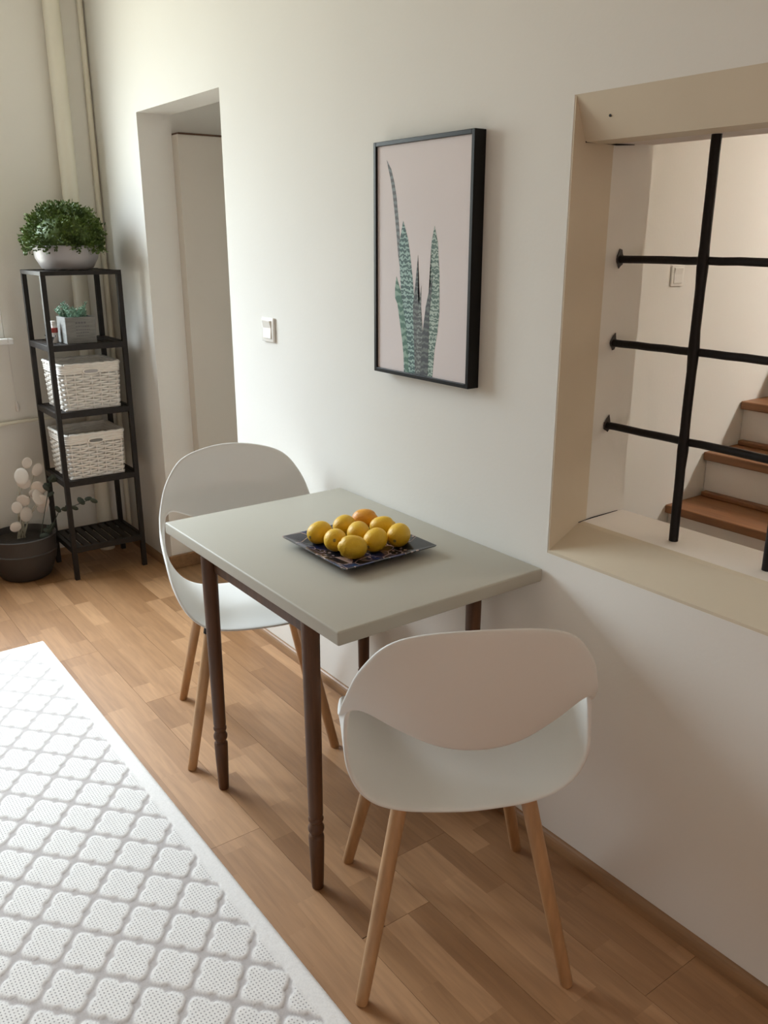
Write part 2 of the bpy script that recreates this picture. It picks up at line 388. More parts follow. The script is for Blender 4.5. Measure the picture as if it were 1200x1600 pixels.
bm = new(); box(bm, XL-.15, .27, YF-.2, YB+.15, ZC, ZC+.1); struct('ceiling', bm, M_ceil)

# floor: laminate planks, each its own piece with three printed strips
bm = new(); box(bm, XL-.15, .148, YF-.2, YB+.15, -.08, -.012); fl = struct('floor', bm, M_under)
PW = 4.27/22
def plank(x0, x1, y0, y1, seed):
    rr = random.Random(seed)
    bm = new(); lay = bm.loops.layers.float_color.new('strip')
    g = .0004; x0 += g; x1 -= g; y0 += g; y1 -= g
    def face(pts, c):
        f = bm.faces.new([bm.verts.new(p) for p in pts])
        for l in f.loops: l[lay] = c
    sw = (x1-x0)/3
    for s in range(3):
        y = y0 - rr.uniform(0, .3); a, b = x0+s*sw, x0+(s+1)*sw
        while y < y1:
            L_ = rr.uniform(.24, .46); ya, yb = max(y, y0), min(y+L_, y1); y += L_
            if yb - ya < .003: continue
            c = (min(1, max(0, rr.gauss(.5, .3))), rr.random(), 0, 1)
            face([(a, ya, 0), (b, ya, 0), (b, yb, 0), (a, yb, 0)], c)
    d = -.012; c = (0, .5, 0, 1)
    face([(x0, y0, d), (x1, y0, d), (x1, y0, 0), (x0, y0, 0)], c); face([(x1, y1, d), (x0, y1, d), (x0, y1, 0), (x1, y1, 0)], c)
    face([(x1, y0, d), (x1, y1, d), (x1, y1, 0), (x1, y0, 0)], c); face([(x0, y1, d), (x0, y0, d), (x0, y0, 0), (x0, y1, 0)], c)
    return obj('plank', bm, M_floor, fl)
offs = [0.953, .31, 1.43, .62, 1.12, .05, .85, .44, 1.22, .7]
k = 0
for r in range(22):
    x1 = -r*PW; x0 = x1-PW
    y = offs[r % 10] - 1.29*4
    while y < YB:
        a, b = max(y, YF), min(y+1.29, YB)
        if b - a > .02: plank(x0, x1, a, b, 100+k)
        k += 1; y += 1.29
# threshold floor of the doorway and hallway
bm = new(); box(bm, .148, 2.0, 2.9, 4.1, -.08, 0); box(bm, 0, .148, 3.087, 3.848, -.012, 0)
struct('floor_hall', bm, M_base)
bm = new(); box(bm, .148, 2.0, 3.86, 4.0, 0, 2.6); struct('wall_hall', bm, M_wall)
bm = new(); box(bm, 2.0, 2.1, 2.6, 4.0, 0, 2.6); struct('wall_hall_end', bm, M_wall)
bm = new(); box(bm, .148, 2.0, 2.6, 2.85, 0, 2.6); struct('wall_hall_near', bm, M_wall)
bm = new(); box(bm, .148, 2.1, 2.6, 4.0, 2.6, 2.7); struct('ceiling_hall', bm, M_ceil)
bm = new(); box(bm, .1485, 1.4, 3.79, 3.86, 0, 1.926); struct('wall_hall_panel', bm, M_door)
bm = new(); box(bm, .1485, 1.4, 3.783, 3.86, 1.926, 1.933, .001); struct('trim_9', bm, M_legd)  # thin dark wood strip, also painting in the panel's shadow line
bm = new(); box(bm, .1485, 1.4, 3.774, 3.7899, 0, .062, .003); struct('baseboard_hall', bm, M_base)
bm = new(); box(bm, -.016, .1485, 3.832, 3.8475, 0, .066, .003); struct('baseboard_doorway', bm, M_base)
# baseboards: quarter-round oak strip
def quarter(r=.036, t=.018, n=6):
    return [(0, 0)] + [(-t*math.cos(PI/2*i/n), r*math.sin(PI/2*i/n)) for i in range(n+1)]
for nm, a, b in (('baseboard_right', YF, 3.087), ('baseboard_right_end', 3.848, YB)):
    bm = new(); prism(bm, [(x-.0005, z) for x, z in quarter()], 'y', a, b); struct(nm, bm, M_base)
bm = new(); prism(bm, [(YB+x-.0005, z) for x, z in quarter()], 'x', XL, -.019); struct('baseboard_back', bm, M_base)

# ------------------------------------------------------------------ stairwell behind the opening
SW = 1.90
bm = new(); box(bm, .27, 3.4, SW, SW+.12, -.5, 3.3); struct('wall_stair_left', bm, M_wall)
bm = new(); box(bm, 3.4, 3.5, .2, SW+.12, -.5, 3.3); struct('wall_stair_end', bm, M_wall)
bm = new(); box(bm, .27, 3.5, .1, .2, -.5, 3.3); struct('wall_stair_right', bm, M_wall)
bm = new(); box(bm, .27, 3.5, .1, SW+.12, 3.3, 3.4); struct('ceiling_stair', bm, M_ceil)
bm = new(); box(bm, .15, .27, .1, SW+.12, 2.75, 3.3); struct('wall_stair_top', bm, M_wall)
bm = new(); box(bm, .27, 3.5, .1, SW+.12, -.08, 0); struct('floor_stair', bm, M_base)
st = empty('staircase', 'white staircase with brown wooden treads climbing behind the barred opening', 'staircase', (1.062, 1.4, 0))
for i in range(-3, 8):
    x = .2*i; z = .611+.163*i
    bm = new(); box(bm, x+.025, x+.225, -1.19+.0, SW-1.402, 0 if i == -3 else z-.163, z-.03)
    obj('riser', bm, M_plaster, st)
    bm = new(); box(bm, x, x+.224, -1.15, SW-1.402, z-.03, z, .004); td = obj('tread', bm, M_tread, st)
    bm = new(); box(bm, x+.195, x+.224, -1.15, SW-1.412, z, z+.018, .004); obj('batten', bm, M_tread, td)

# ------------------------------------------------------------------ iron bars in the opening
gr = empty('window_grille', 'black wrought iron bars crossing in the wall opening in front of the stairs', 'grille', (.18, 1.02, .849))
for z, dz in ((1.466, 0), (1.277, .0), (1.08, .0)):
    bm = new(); pts = []
    for i in range(25):
        y = OY1+.01 - (OY1-OY0+.02)*i/24
        pts.append((random.uniform(-.0006, .0006), y-1.02, z-.849+random.uniform(-.0007, .0007)))
    tube(bm, pts, .0088, 10); br = obj('bar', bm, M_black, gr, True)
    bm = new(); n_ = 14; rim = []
    for q in range(n_):
        a_ = 2*PI*q/n_; r_ = random.uniform(.010, .0135) + (.010 if q in (3, 4, 10) else 0)*random.random()
        rim.append((r_*math.cos(a_), r_*1.25*math.sin(a_)))
    prism(bm, [(x_, z-.849+z_) for x_, z_ in rim], 'y', OY1-.0052-1.02, OY1-.003-1.02)
    hm = obj('broken_plaster', bm, M_pot, br)
for y in (1.25, 1.02, .79):
    bm = new(); pts = [(-.008+random.uniform(-.0006, .0006), y-1.02+random.uniform(-.0006, .0006)  , -.005+ (1.715-.849+.005)*i/20) for i in range(21)]
    rr = [.0105]*21
    for zz in (1.466, 1.277, 1.08):
        j = round((zz-.849+.005)/(1.715-.849+.005)*20); rr[j] = .0122
    tube(bm, pts, rr, 10); obj('bar', bm, M_black, gr, True)

# ------------------------------------------------------------------ table
t = empty('dining_table', 'white topped fold-out table with turned brown legs against the wall', 'table', (-.305, 1.925, 0))
bm = new(); box(bm, -.295, .300, -.444, .443, .715, .748, .0045, 3); obj('tabletop', bm, M_tablew, t, True)
for nm, b4 in (('apron', (-.272, -.254, -.29, .215, .672, .715)), ('apron', (.235, .253, -.27, .235, .672, .715)), ('apron', (-.26, .245, -.285, -.267, .672, .715)), ('apron', (-.26, .245, .205, .223, .672, .715))):
    bm = new(); box(bm, *b4, .002); obj(nm, bm, M_legd, t)
def table_leg(x, y):
    bm = new()
    lathe(bm, [(.0135, 0), (.0145, .004), (.0178, .10), (.0190, .146), (.0184, .151), (.0145, .155), (.0145, .160), (.0180, .164), (.0196, .170), (.0196, .176), (.0160, .183), (.0148, .189), (.0180, .194), (.0188, .199), (.0160, .204), (.0174, .212), (.0188, .40), (.0205, .62), (.0212, .715)], 20, Matrix.Translation((x, y, 0)))
    return obj('leg', bm, M_legd, t, True)
for x, y in ((-.270, -.294), (-.276, .204), (.245, -.262), (.245, .240)): table_leg(x, y)

# ------------------------------------------------------------------ chairs
RP = [(0, .25, .448), (.10, .238, .448), (.158, .215, .459), (.202, .172, .493), (.228, .10, .54), (.240, .01, .585), (.247, -.08, .612), (.250, -.145, .645), (.241, -.185, .70), (.213, -.222, .78), (.148, -.256, .849), (0, -.287, .874)]
HP = [(0, -.181, .4246), (.0653, -.177, .4254), (.1288, -.1737, .4314), (.1818, -.1764, .4525), (.216, -.183, .4912), (.237, -.182, .5436), (.240, -.166, .612), (.232, -.171, .662), (.2049, -.2019, .6802), (.1414, -.2267, .6478), (.0714, -.245, .6202), (0, -.2522, .6124)]
def half_spline(P, n):
    P = [Vector(p) for p in P]
    m = lambda v: Vector((-v.x, v.y, v.z))
    Q = [m(P[1])] + P + [m(P[-2])]
    out = []
    for i in range(n+1):
        u = i/n*(len(P)-1); k = min(int(u), len(P)-2); f = u-k
        p0, p1, p2, p3 = Q[k], Q[k+1], Q[k+2], Q[k+3]
        out.append(0.5*((2*p1) + (p2-p0)*f + (2*p0-5*p1+4*p2-p3)*f*f + (3*p1-p0-3*p2+p3)*f**3))
    return out
def make_shell():
    n = 44; T = 12
    R_ = half_spline(RP, n); H_ = half_spline(HP, n)
    bm = new(); rows = []
    for j in range(T+1):
        tt = j/T; row = []
        half = []
        for i in range(n+1):
            q = i/n*11
            p = H_[i].lerp(R_[i], tt); s = math.sin(PI*tt)
            wseat = max(0, 1-q/5.0); wback = max(0, (q-7)/4.0)
            p = p.copy(); p.z -= .014*s*min(1, wseat*1.6); p.y -= .014*s*min(1, wback*1.5)
            half.append(p)
        full = half + [Vector((-p.x, p.y, p.z)) for p in half[-2:0:-1]]
        rows.append([bm.verts.new(p) for p in full])
    N = len(rows[0])
    for a, b in zip(rows, rows[1:]):
        for i in range(N):
            k_ = (i+1) % N
            bm.faces.new((a[i], a[k_], b[k_], b[i]))
    bmesh.ops.recalc_face_normals(bm, faces=bm.faces[:])
    return bm
CH = []
def make_chair(label, loc, face):
    rz = math.atan2(face[1], face[0]) - PI/2
    c = empty('dining_chair', label, 'chair', loc, rz, 'white shell chairs at the table')
    bm = make_shell(); sh = obj('seat_shell', bm, M_chair, c, True)
    md = sh.modifiers.new('thickness', 'SOLIDIFY'); md.thickness = .009; md.offset = 0
    md = sh.modifiers.new('rounding', 'SUBSURF'); md.levels = 1; md.render_levels = 1
    for sx_ in (-1, 1):
        for sy_ in (-1, 1):
            top = Vector((sx_*.132, sy_*.142, .424)); bot = Vector((sx_*.219, sy_*.215, 0))
            bm = new(); pts = [bot + (top-bot)*f for f in (0, .01, .5, .99, 1)]
            # feet cut level with the floor
            tube(bm, pts, [.0130, .0138, .0158, .0168, .0160], 16)
            for v in bm.verts:
                if v.co.z < .002: v.co.z = 0.0
            obj('leg', bm, M_legl, c, True)
            if sy_ > 0:
                bm = new(); dr = (top-bot).normalized(); tube(bm, [top-dr*.022, top+dr*.004], .0185, 14); obj('leg_mount', bm, M_frame, c, True)
    bm = new(); box(bm, -.12, .12, -.135, -.115, .412, .420, .002); box(bm, -.12, .12, .115, .135, .412, .420, .002); box(bm, -.02, .02, -.12, .12, .412, .419, .002)
    obj('seat_bracket', bm, M_frame, c)
    return c
make_chair('white shell chair nearest the viewer, seen from behind, at the near table end', (-.3845, 1.367, 0), (.504, .864))
make_chair('white plastic shell chair at the far end of the table, facing the viewer', (-.337, 2.394, 0), (-.347, -.939))

# ------------------------------------------------------------------ plate and lemons
def square_ring(h, z, rc, n=5):
    out = []
    for cx, cy, a0 in ((1, 1, 0), (-1, 1, PI/2), (-1, -1, PI), (1, -1, 3*PI/2)):
        for i in range(n):
            a = a0 + PI/2*i/(n-1)
            out.append(Vector(((h[0]-rc)*cx + rc*math.cos(a), (h[1]-rc)*cy + rc*math.sin(a), z)))
    return out
bm = new()
prof = [((.075, .08), 0, .01), ((.08, .085), .0, .01), ((.1, .107), .003, .008), ((.139, .146), .020, .004), ((.141, .148), .023, .004), ((.137, .144), .0235, .004), ((.1, .107), .007, .008), ((.08, .085), .005, .01), ((.03, .03), .005, .01)]
rings = [[bm.verts.new(p) for p in square_ring(h, z, rc)] for h, z, rc in prof]
for a, b in zip(rings, rings[1:]):
    for i in range(20): bm.faces.new((a[i], a[(i+1) % 20], b[(i+1) % 20], b[i]))
bm.faces.new(rings[0][::-1]); bm.faces.new(rings[-1])
bmesh.ops.recalc_face_normals(bm, faces=bm.faces[:])
pl = obj('square_plate', bm, M_plate, None, True); pl.location = (-.287, 1.86, .7483)
tag(pl, 'square dark blue patterned ceramic plate holding lemons on the white table', 'plate')
def lemon_mesh():
    bm = new(); n = 22; pr = []
    L_, r_ = .036, .029
    for i in range(n+1):
        u = -1 + 2*i/n
        r = r_*math.sqrt(max(0, 1-abs(u)**2.3))
        z = L_*u
        if u > .80: r = max(r*.8, .0075*(1-((u-.80)/.2)**3)); z = L_*(u + .35*(u-.8))
        if u < -.9: r = max(r, .004*(1-((-u-.9)/.1)**2))
        pr.append((max(0, r), z))
    pr[0] = (0, pr[0][1]); pr[-1] = (0, pr[-1][1])
    lathe(bm, pr, 22)
    bmesh.ops.remove_doubles(bm, verts=bm.verts, dist=1e-5)
    return bm
def scar_mesh():
    bm = new(); lathe(bm, [(0, -.0372), (.003, -.0372), (.0042, -.0362), (.0036, -.0345)], 10); return bm
LEM = [(-.349, 1.946, (1, .25, .1), 'lemon at the left corner of the plate'),
       (-.350, 1.870, (.55, .75, -.3), 'lemon in the front left row of the plate, between the left corner and nearest lemons'),
       (-.344, 1.801, (-.9, .35, .15), 'lemon nearest the viewer, at the front corner of the plate'),
       (-.267, 1.812, (.8, .35, .2), 'lemon on the front right side of the plate, next to the nearest lemon'),
       (-.197, 1.806, (.75, .55, .1), 'lemon at the right corner of the plate, its stem scar showing'),
       (-.266, 1.955, (.9, .5, .05), 'lemon behind the left corner lemon, towards the far side of the plate'),
       (-.270, 1.884, (.7, .7, .1), 'lemon in the middle of the plate, ringed by the other eight'),
       (-.194, 1.962, (.6, -.8, .1), 'orange-yellow lemon farthest from the viewer at the back corner of the plate'),
       (-.190, 1.886, (.8, -.5, .1), 'lemon on the back right side of the plate, next to the wall')]
l0 = None
for i, (x, y, ax, lab) in enumerate(LEM):
    if l0 is None:
        o = obj('lemon', lemon_mesh(), M_lemon, None, True); s = obj('stem_scar', scar_mesh(), M_lstem, o, True); l0 = (o, s)
    else:
        o = l0[0].copy(); link(o); s = l0[1].copy(); link(s, o)
    if i == 7:
        o.data = o.data.copy(); o.data.materials[0] = M_orange
    d = Vector(ax).normalized()
    o.rotation_euler = d.to_track_quat('Z', 'Y').to_euler()
    hz = abs(d.z); h = math.sqrt((.036*hz)**2 + (.029**2)*(1-hz*hz))
    o.location = (x, y, .7483+.0053+h)
    sc_ = 1.0 + .02*math.sin(i*2.1) + (.04 if i == 2 else 0); o.scale = (sc_, sc_, sc_); o.location.z += .029*(sc_-1)
    tag(o, lab, 'lemon', 'lemons on the square plate')

# ------------------------------------------------------------------ picture
PY0, PY1, PZ0, PZ1 = 1.737, 2.135, 1.153, 1.751
pic = empty('framed_picture', 'tall black-framed print of snake plant leaves hanging on the right wall', 'picture', (0, (PY0+PY1)/2, PZ0))
cy_, cz_ = (PY0+PY1)/2, PZ0
def pfr(y0, y1, z0, z1):
    bm = new(); box(bm, -.036, -.0006, y0-cy_, y1-cy_, z0-cz_, z1-cz_, .0012); return obj('frame_rail', bm, M_frame, pic)
pfr(PY0, PY0+.011, PZ0, PZ1); pfr(PY1-.011, PY1, PZ0, PZ1); pfr(PY0+.011, PY1-.011, PZ0, PZ0+.011); pfr(PY0+.011, PY1-.011, PZ1-.011, PZ1)
bm = new(); box(bm, -.030, -.0008, PY0+.011-cy_, PY1-.011-cy_, PZ0+.011-cz_, PZ1-.011-cz_); pr_ = obj('print', bm, M_print, pic)
LV = {'A': [(2.083, 1.706), (2.063, 1.682), (2.05, 1.65), (2.041, 1.618), (2.033, 1.571), (2.027, 1.531), (2.021, 1.467), (2.004, 1.402), (2.015, 1.402), (2.032, 1.467), (2.041, 1.531), (2.049, 1.579), (2.058, 1.627), (2.066, 1.658), (2.077, 1.687)],
 'B': [(2.011, 1.555), (1.991, 1.512), (1.98, 1.468), (1.968, 1.404), (1.959, 1.339), (1.952, 1.273), (1.951, 1.206), (1.956, 1.1645), (2.004, 1.1645), (2.011, 1.302), (2.02, 1.385), (2.026, 1.451), (2.027, 1.499), (2.018, 1.531)],
 'C': [(2.039, 1.414), (2.02, 1.377), (2.011, 1.344), (1.997, 1.287), (1.985, 1.203), (1.984, 1.1645), (1.998, 1.1645), (2.013, 1.251), (2.034, 1.343), (2.045, 1.359), (2.045, 1.384)],
 'D': [(1.948, 1.47), (1.944, 1.421), (1.946, 1.372), (1.94, 1.324), (1.924, 1.209), (1.923, 1.1645), (1.956, 1.1645), (1.963, 1.273), (1.967, 1.339), (1.957, 1.404)],
 'E': [(1.933, 1.395), (1.933, 1.341), (1.925, 1.276), (1.918, 1.1645), (1.951, 1.1645), (1.95, 1.29), (1.94, 1.356)],
 'F': [(1.883, 1.541), (1.869, 1.5), (1.861, 1.423), (1.859, 1.329), (1.865, 1.281), (1.875, 1.239), (1.883, 1.1645), (1.918, 1.1645), (1.917, 1.243), (1.902, 1.31), (1.896, 1.359), (1.898, 1.438), (1.894, 1.5)],
 'G': [(1.887, 1.426), (1.891, 1.375), (1.898, 1.327), (1.899, 1.262), (1.902, 1.1645), (1.934, 1.1645), (1.925, 1.276), (1.914, 1.342), (1.899, 1.39)]}
LM = {'A': banded('printed_leaf_slim', (0.13, 0.13, 0.14), (0.22, 0.25, 0.25), 20, 3), 'B': banded('printed_leaf_teal', (0.06, 0.115, 0.11), (0.34, 0.48, 0.44), 24, 7, .55),
      'C': banded('printed_leaf_green', (0.08, 0.17, 0.13), (0.24, 0.36, 0.29), 14, 5), 'D': banded('printed_leaf_dark', (0.075, 0.08, 0.085), (0.17, 0.19, 0.18), 22, 6, .6),
      'E': banded('printed_leaf_grey', (0.09, 0.10, 0.10), (0.24, 0.27, 0.25), 24, 6, .6), 'F': banded('printed_leaf_light', (0.09, 0.15, 0.125), (0.42, 0.50, 0.44), 26, 8, .5),
      'G': banded('printed_leaf_darkest', (0.06, 0.065, 0.07), (0.14, 0.16, 0.15), 18, 5, .6)}  # leaf G has the darkest printed tones
for i, k_ in enumerate('ABFDECG'):
    bm = new(); x = -.0302 - .00006*i
    pts = LV[k_]
    f = bm.faces.new([bm.verts.new((x, y-cy_, z-cz_)) for y, z in pts])
    bmesh.ops.triangulate(bm, faces=[f])
    for f in bm.faces:
        if f.normal.x > 0: f.normal_flip()
    ext = bmesh.ops.extrude_face_region(bm, geom=bm.faces[:])
    for v in ext['geom']:
        if isinstance(v, bmesh.types.BMVert): v.co.x = -.0299
    bmesh.ops.recalc_face_normals(bm, faces=bm.faces[:])
    obj('printed_leaf', bm, LM[k_], pr_)

# ------------------------------------------------------------------ light switches
def switch(label, loc, rz):
    s = empty('light_switch', label, 'switch', loc, rz)
    bm = new(); box(bm, -.041, .041, -.009, -.0003, -.041, .041, .003, 3); obj('plate', bm, M_plastic, s, True)
    bm = new(); prism(bm, [(-.0088, -.030), (-.0125, -.028), (-.0105, 0.006), (-.0165, .030), (-.0088, .032)], 'x', -.026, .026); obj('rocker', bm, M_plastic, s)
    return s
switch('white rocker light switch on the wall between the doorway and the picture', (0, 2.80, 1.2125), -PI/2)
sw2 = switch('small pale light switch on the stairwell wall, behind the iron bars', (1.0, SW, 1.395), 0); sw2.scale = (.8, .6, .8)
for c_ in sw2.children: c_.data.materials[0] = M_wall

# ------------------------------------------------------------------ shelf tower
SX0, SX1, SYa, SYb = -.424, -.079, 3.968, 4.276
sh = empty('shelf_tower', 'dark wooden five-tier shelf tower standing in the corner by the doorway', 'shelf', ((SX0+SX1)/2, (SYa+SYb)/2, 0))
ox, oy = (SX0+SX1)/2, (SYa+SYb)/2
hx, hy = (SX1-SX0)/2, (SYb-SYa)/2
T_ = .021
for sx_ in (-1, 1):
    for sy_ in (-1, 1):
        bm = new(); xa = sx_*hx; ya = sy_*hy
        box(bm, min(xa, xa-sx_*T_), max(xa, xa-sx_*T_), min(ya, ya-sy_*T_), max(ya, ya-sy_*T_), 0, 1.363, .0015); obj('post', bm, M_shelf, sh)
TIERS = [.157, .471, .782, 1.074, 1.379]
for i, z in enumerate(TIERS):
    zt = z; zb = z-.026
    top = (i == 4)
    a = hx - (0 if top else .003)
    for sy_ in (-1, 1):
        ya = sy_*hy
        bm = new(); box(bm, -hx+(0 if top else T_), hx-(0 if top else T_), min(ya, ya-sy_*.018), max(ya, ya-sy_*.018), zb+(.010 if top else 0), zt+(.002 if top else 0), .0015); obj('rail', bm, M_shelf, sh)
    for sx_ in (-1, 1):
        xa = sx_*hx
        bm = new(); box(bm, min(xa, xa-sx_*.018), max(xa, xa-sx_*.018), -hy+(.018 if top else T_), hy-(.018 if top else T_), zb+(.010 if top else 0), zt+(.001 if top else 0), .0015); obj('rail', bm, M_shelf, sh)
    n = 8; wslat = (2*hx-2*.018)/n
    for j in range(n):
        x = -hx+.018+j*wslat
        bm = new(); box(bm, x+.005, x+wslat-.005, -hy+.016, hy-.016, zt-.011, zt-.001, .001); obj('slat', bm, M_shelf, sh)

# bowl of greenery on top
bw = empty('potted_boxwood', 'round clipped green bush in a pale bowl on top of the shelf tower', 'plant', (-.262, 4.115, 1.3815))
bm = new(); lathe(bm, [(0, 0), (.092, 0), (.108, .008), (.131, .05), (.137, .098), (.134, .102), (.129, .096), (.122, .05), (.09, .02), (0, .018)], 40); obj('bowl', bm, M_bowl, bw, True)
bm = new(); rng = random.Random(3)
core = Matrix.Translation((0, 0, .125)) @ Matrix.Diagonal((.128, .120, .105, 1))
bmesh.ops.create_icosphere(bm, subdivisions=3, radius=1, matrix=core)
for q in range(620):
    th = rng.uniform(0, 2*PI); cz = rng.uniform(-.30, 1); sr = math.sqrt(1-cz*cz)
    d = Vector((sr*math.cos(th), sr*math.sin(th), cz))
    k_ = rng.uniform(.88, 1.04)*(1 + .05*math.sin(5*th+3*cz))
    base = Vector((d.x*.157*k_, d.y*.148*k_, .118 + d.z*.150*k_))
    if base.z < .093 and math.hypot(base.x, base.y*1.06) < .150: base.z += .03
    for l_ in range(11):
        dd = (d + Vector((rng.gauss(0, .6), rng.gauss(0, .6), rng.gauss(.1, .5)))).normalized()
        p = base + Vector((rng.gauss(0, .007), rng.gauss(0, .007), rng.gauss(0, .007)))
        s = dd.cross(Vector((rng.gauss(0, 1), rng.gauss(0, 1), rng.gauss(0, 1)))).normalized(); nn = s.cross(dd)
        L_ = rng.uniform(.011, .018); W = L_*.32
        v = [bm.verts.new(p), bm.verts.new(p+dd*L_*.5+s*W+nn*.0015), bm.verts.new(p+dd*L_), bm.verts.new(p+dd*L_*.5-s*W+nn*.0015)]
        bm.faces.new(v)
fo = obj('foliage', bm, M_leaf, bw); fo['kind'] = 'stuff'

# planter crate with succulents on the second tier
pc = empty('succulent_crate', 'grey weathered square planter with pale green succulents on the shelf below the bush', 'plant', (-.268, 4.065, 1.0735))
bm = new()
for (x0, x1, y0, y1) in ((-.065, .065, -.062, -.05), (-.065, .065, .05, .062), (-.065, -.053, -.05, .05), (.053, .065, -.05, .05)):
    box(bm, x0, x1, y0, y1, 0, .112, .001)
box(bm, -.053, .053, -.05, .05, 0, .01)
obj('crate', bm, M_crate, pc)
bm = new(); box(bm, -.053, .053, -.05, .05, .01, .098); obj('soil', bm, M_soil, pc)
bm = new(); rng = random.Random(5)
for r, (z, n_) in enumerate(((.088, 4), (.072, 6), (.058, 7), (.045, 6), (.032, 4))):
    x = -.022
    for j in range(n_):
        wd = rng.uniform(.004, .009)
        if r == 0: wd = .009
        box(bm, x, x+wd, -.0623, -.0615, z-.002-(.002 if r == 0 else 0), z+.002+(.002 if r == 0 else 0)); x += wd+.003
obj('faded_lettering', bm, M_ink, pc)
rng = random.Random(11)
for q in range(16):
    bm = new(); a = rng.uniform(0, 2*PI)
    bx, by = rng.uniform(-.045, .04), rng.uniform(-.04, .035)
    tilt = Vector((bx*7 + rng.gauss(0, .2) - .25, by*6+rng.gauss(0, .2)-.15, 1)).normalized()
    H = rng.uniform(.042, .078); p0 = Vector((bx, by, .097))
    tube(bm, [p0, p0+tilt*H*.5, p0+tilt*H], [.0018, .0015, .001], 5)
    for l_ in range(22):
        f = .15 + .85*l_/21; p = p0 + tilt*H*f; az = l_*2.4
        dd = (Vector((math.cos(az), math.sin(az), .55)) + tilt*.3).normalized(); L_ = .021*(1.1-.45*f)
        s = dd.cross(tilt).normalized(); nn = s.cross(dd)
        W = L_*.24
        vs = [bm.verts.new(p), bm.verts.new(p+dd*L_*.6+s*W), bm.verts.new(p+dd*L_), bm.verts.new(p+dd*L_*.6-s*W), bm.verts.new(p+dd*L_*.5+nn*W*.7)]
        for a_, b_ in ((0, 1), (1, 2), (2, 3), (3, 0)): bm.faces.new((vs[a_], vs[b_], vs[4]))
        bm.faces.new((vs[3], vs[2], vs[1], vs[0]))
    obj('succulent_sprig', bm, M_succ, pc, True)
# little jar with a red band behind the crate
jr = empty('small_jar', 'small pale jar with a red band beside the grey planter', 'jar', (-.36, 4.09, 1.0735))
bm = new(); lathe(bm, [(0, 0), (.015, 0), (.0165, .003), (.0165, .062), (.012, .074), (.010, .078), (0, .078)], 18); obj('jar_body', bm, M_jar, jr, True)
bm = new(); lathe(bm, [(.0168, .045), (.0172, .046), (.0172, .064), (.0155, .066)], 18); obj('red_band', bm, M_red, jr, True)
bm = new(); lathe(bm, [(0, .078), (.012, .078), (.012, .092), (.010, .095), (0, .095)], 18); obj('lid', bm, M_jar, jr, True)
dt = empty('dried_sprig', 'small dark dried sprig lying at the left end of the second shelf', 'sprig', (-.39, 4.045, 1.0735))
bm = new(); rng = random.Random(2)
for q in range(9):
    a = rng.uniform(0, 2*PI); p = Vector((0, 0, .004)); pts = [p]
    for s_ in range(3):
        p = p + Vector((math.cos(a)*.007, math.sin(a)*.012, .008+rng.uniform(-.003, .005))); a += rng.gauss(0, .5); pts.append(p.copy())
    tube(bm, pts, [.0014, .0012, .001, .0025], 5)
obj('twigs', bm, M_shelf, dt)

# wicker baskets on tiers 3 and 4
def rr_path(hx_, hy_, rc, n):
    per = []
    pts = []
    segs = [((-hx_+rc, -hy_), (hx_-rc, -hy_)), None, ((hx_, -hy_+rc), (hx_, hy_-rc)), None, ((hx_-rc, hy_), (-hx_+rc, hy_)), None, ((-hx_, hy_-rc), (-hx_, -hy_+rc)), None]
    cs = [(hx_-rc, -hy_+rc, -PI/2), (hx_-rc, hy_-rc, 0), (-hx_+rc, hy_-rc, PI/2), (-hx_+rc, -hy_+rc, PI)]
    tot = 4*(hx_+hy_) - 8*rc + 2*PI*rc
    def at(s):
        s = s % tot
        L1, L2, A = 2*(hx_-rc), 2*(hy_-rc), PI/2*rc
        for k_, (L_, c) in enumerate(zip((L1, L2, L1, L2), cs)):
            if s < L_:
                a, b = segs[2*k_]; f = s/L_
                d = (Vector(b)-Vector(a)).normalized()
                return Vector((a[0]+(b[0]-a[0])*f, a[1]+(b[1]-a[1])*f)), Vector((d.y, -d.x))
            s -= L_
            if s < A:
                an = c[2]+s/rc; return Vector((c[0]+rc*math.cos(an), c[1]+rc*math.sin(an))), Vector((math.cos(an), math.sin(an)))
            s -= A
        return at(0)
    return at, tot
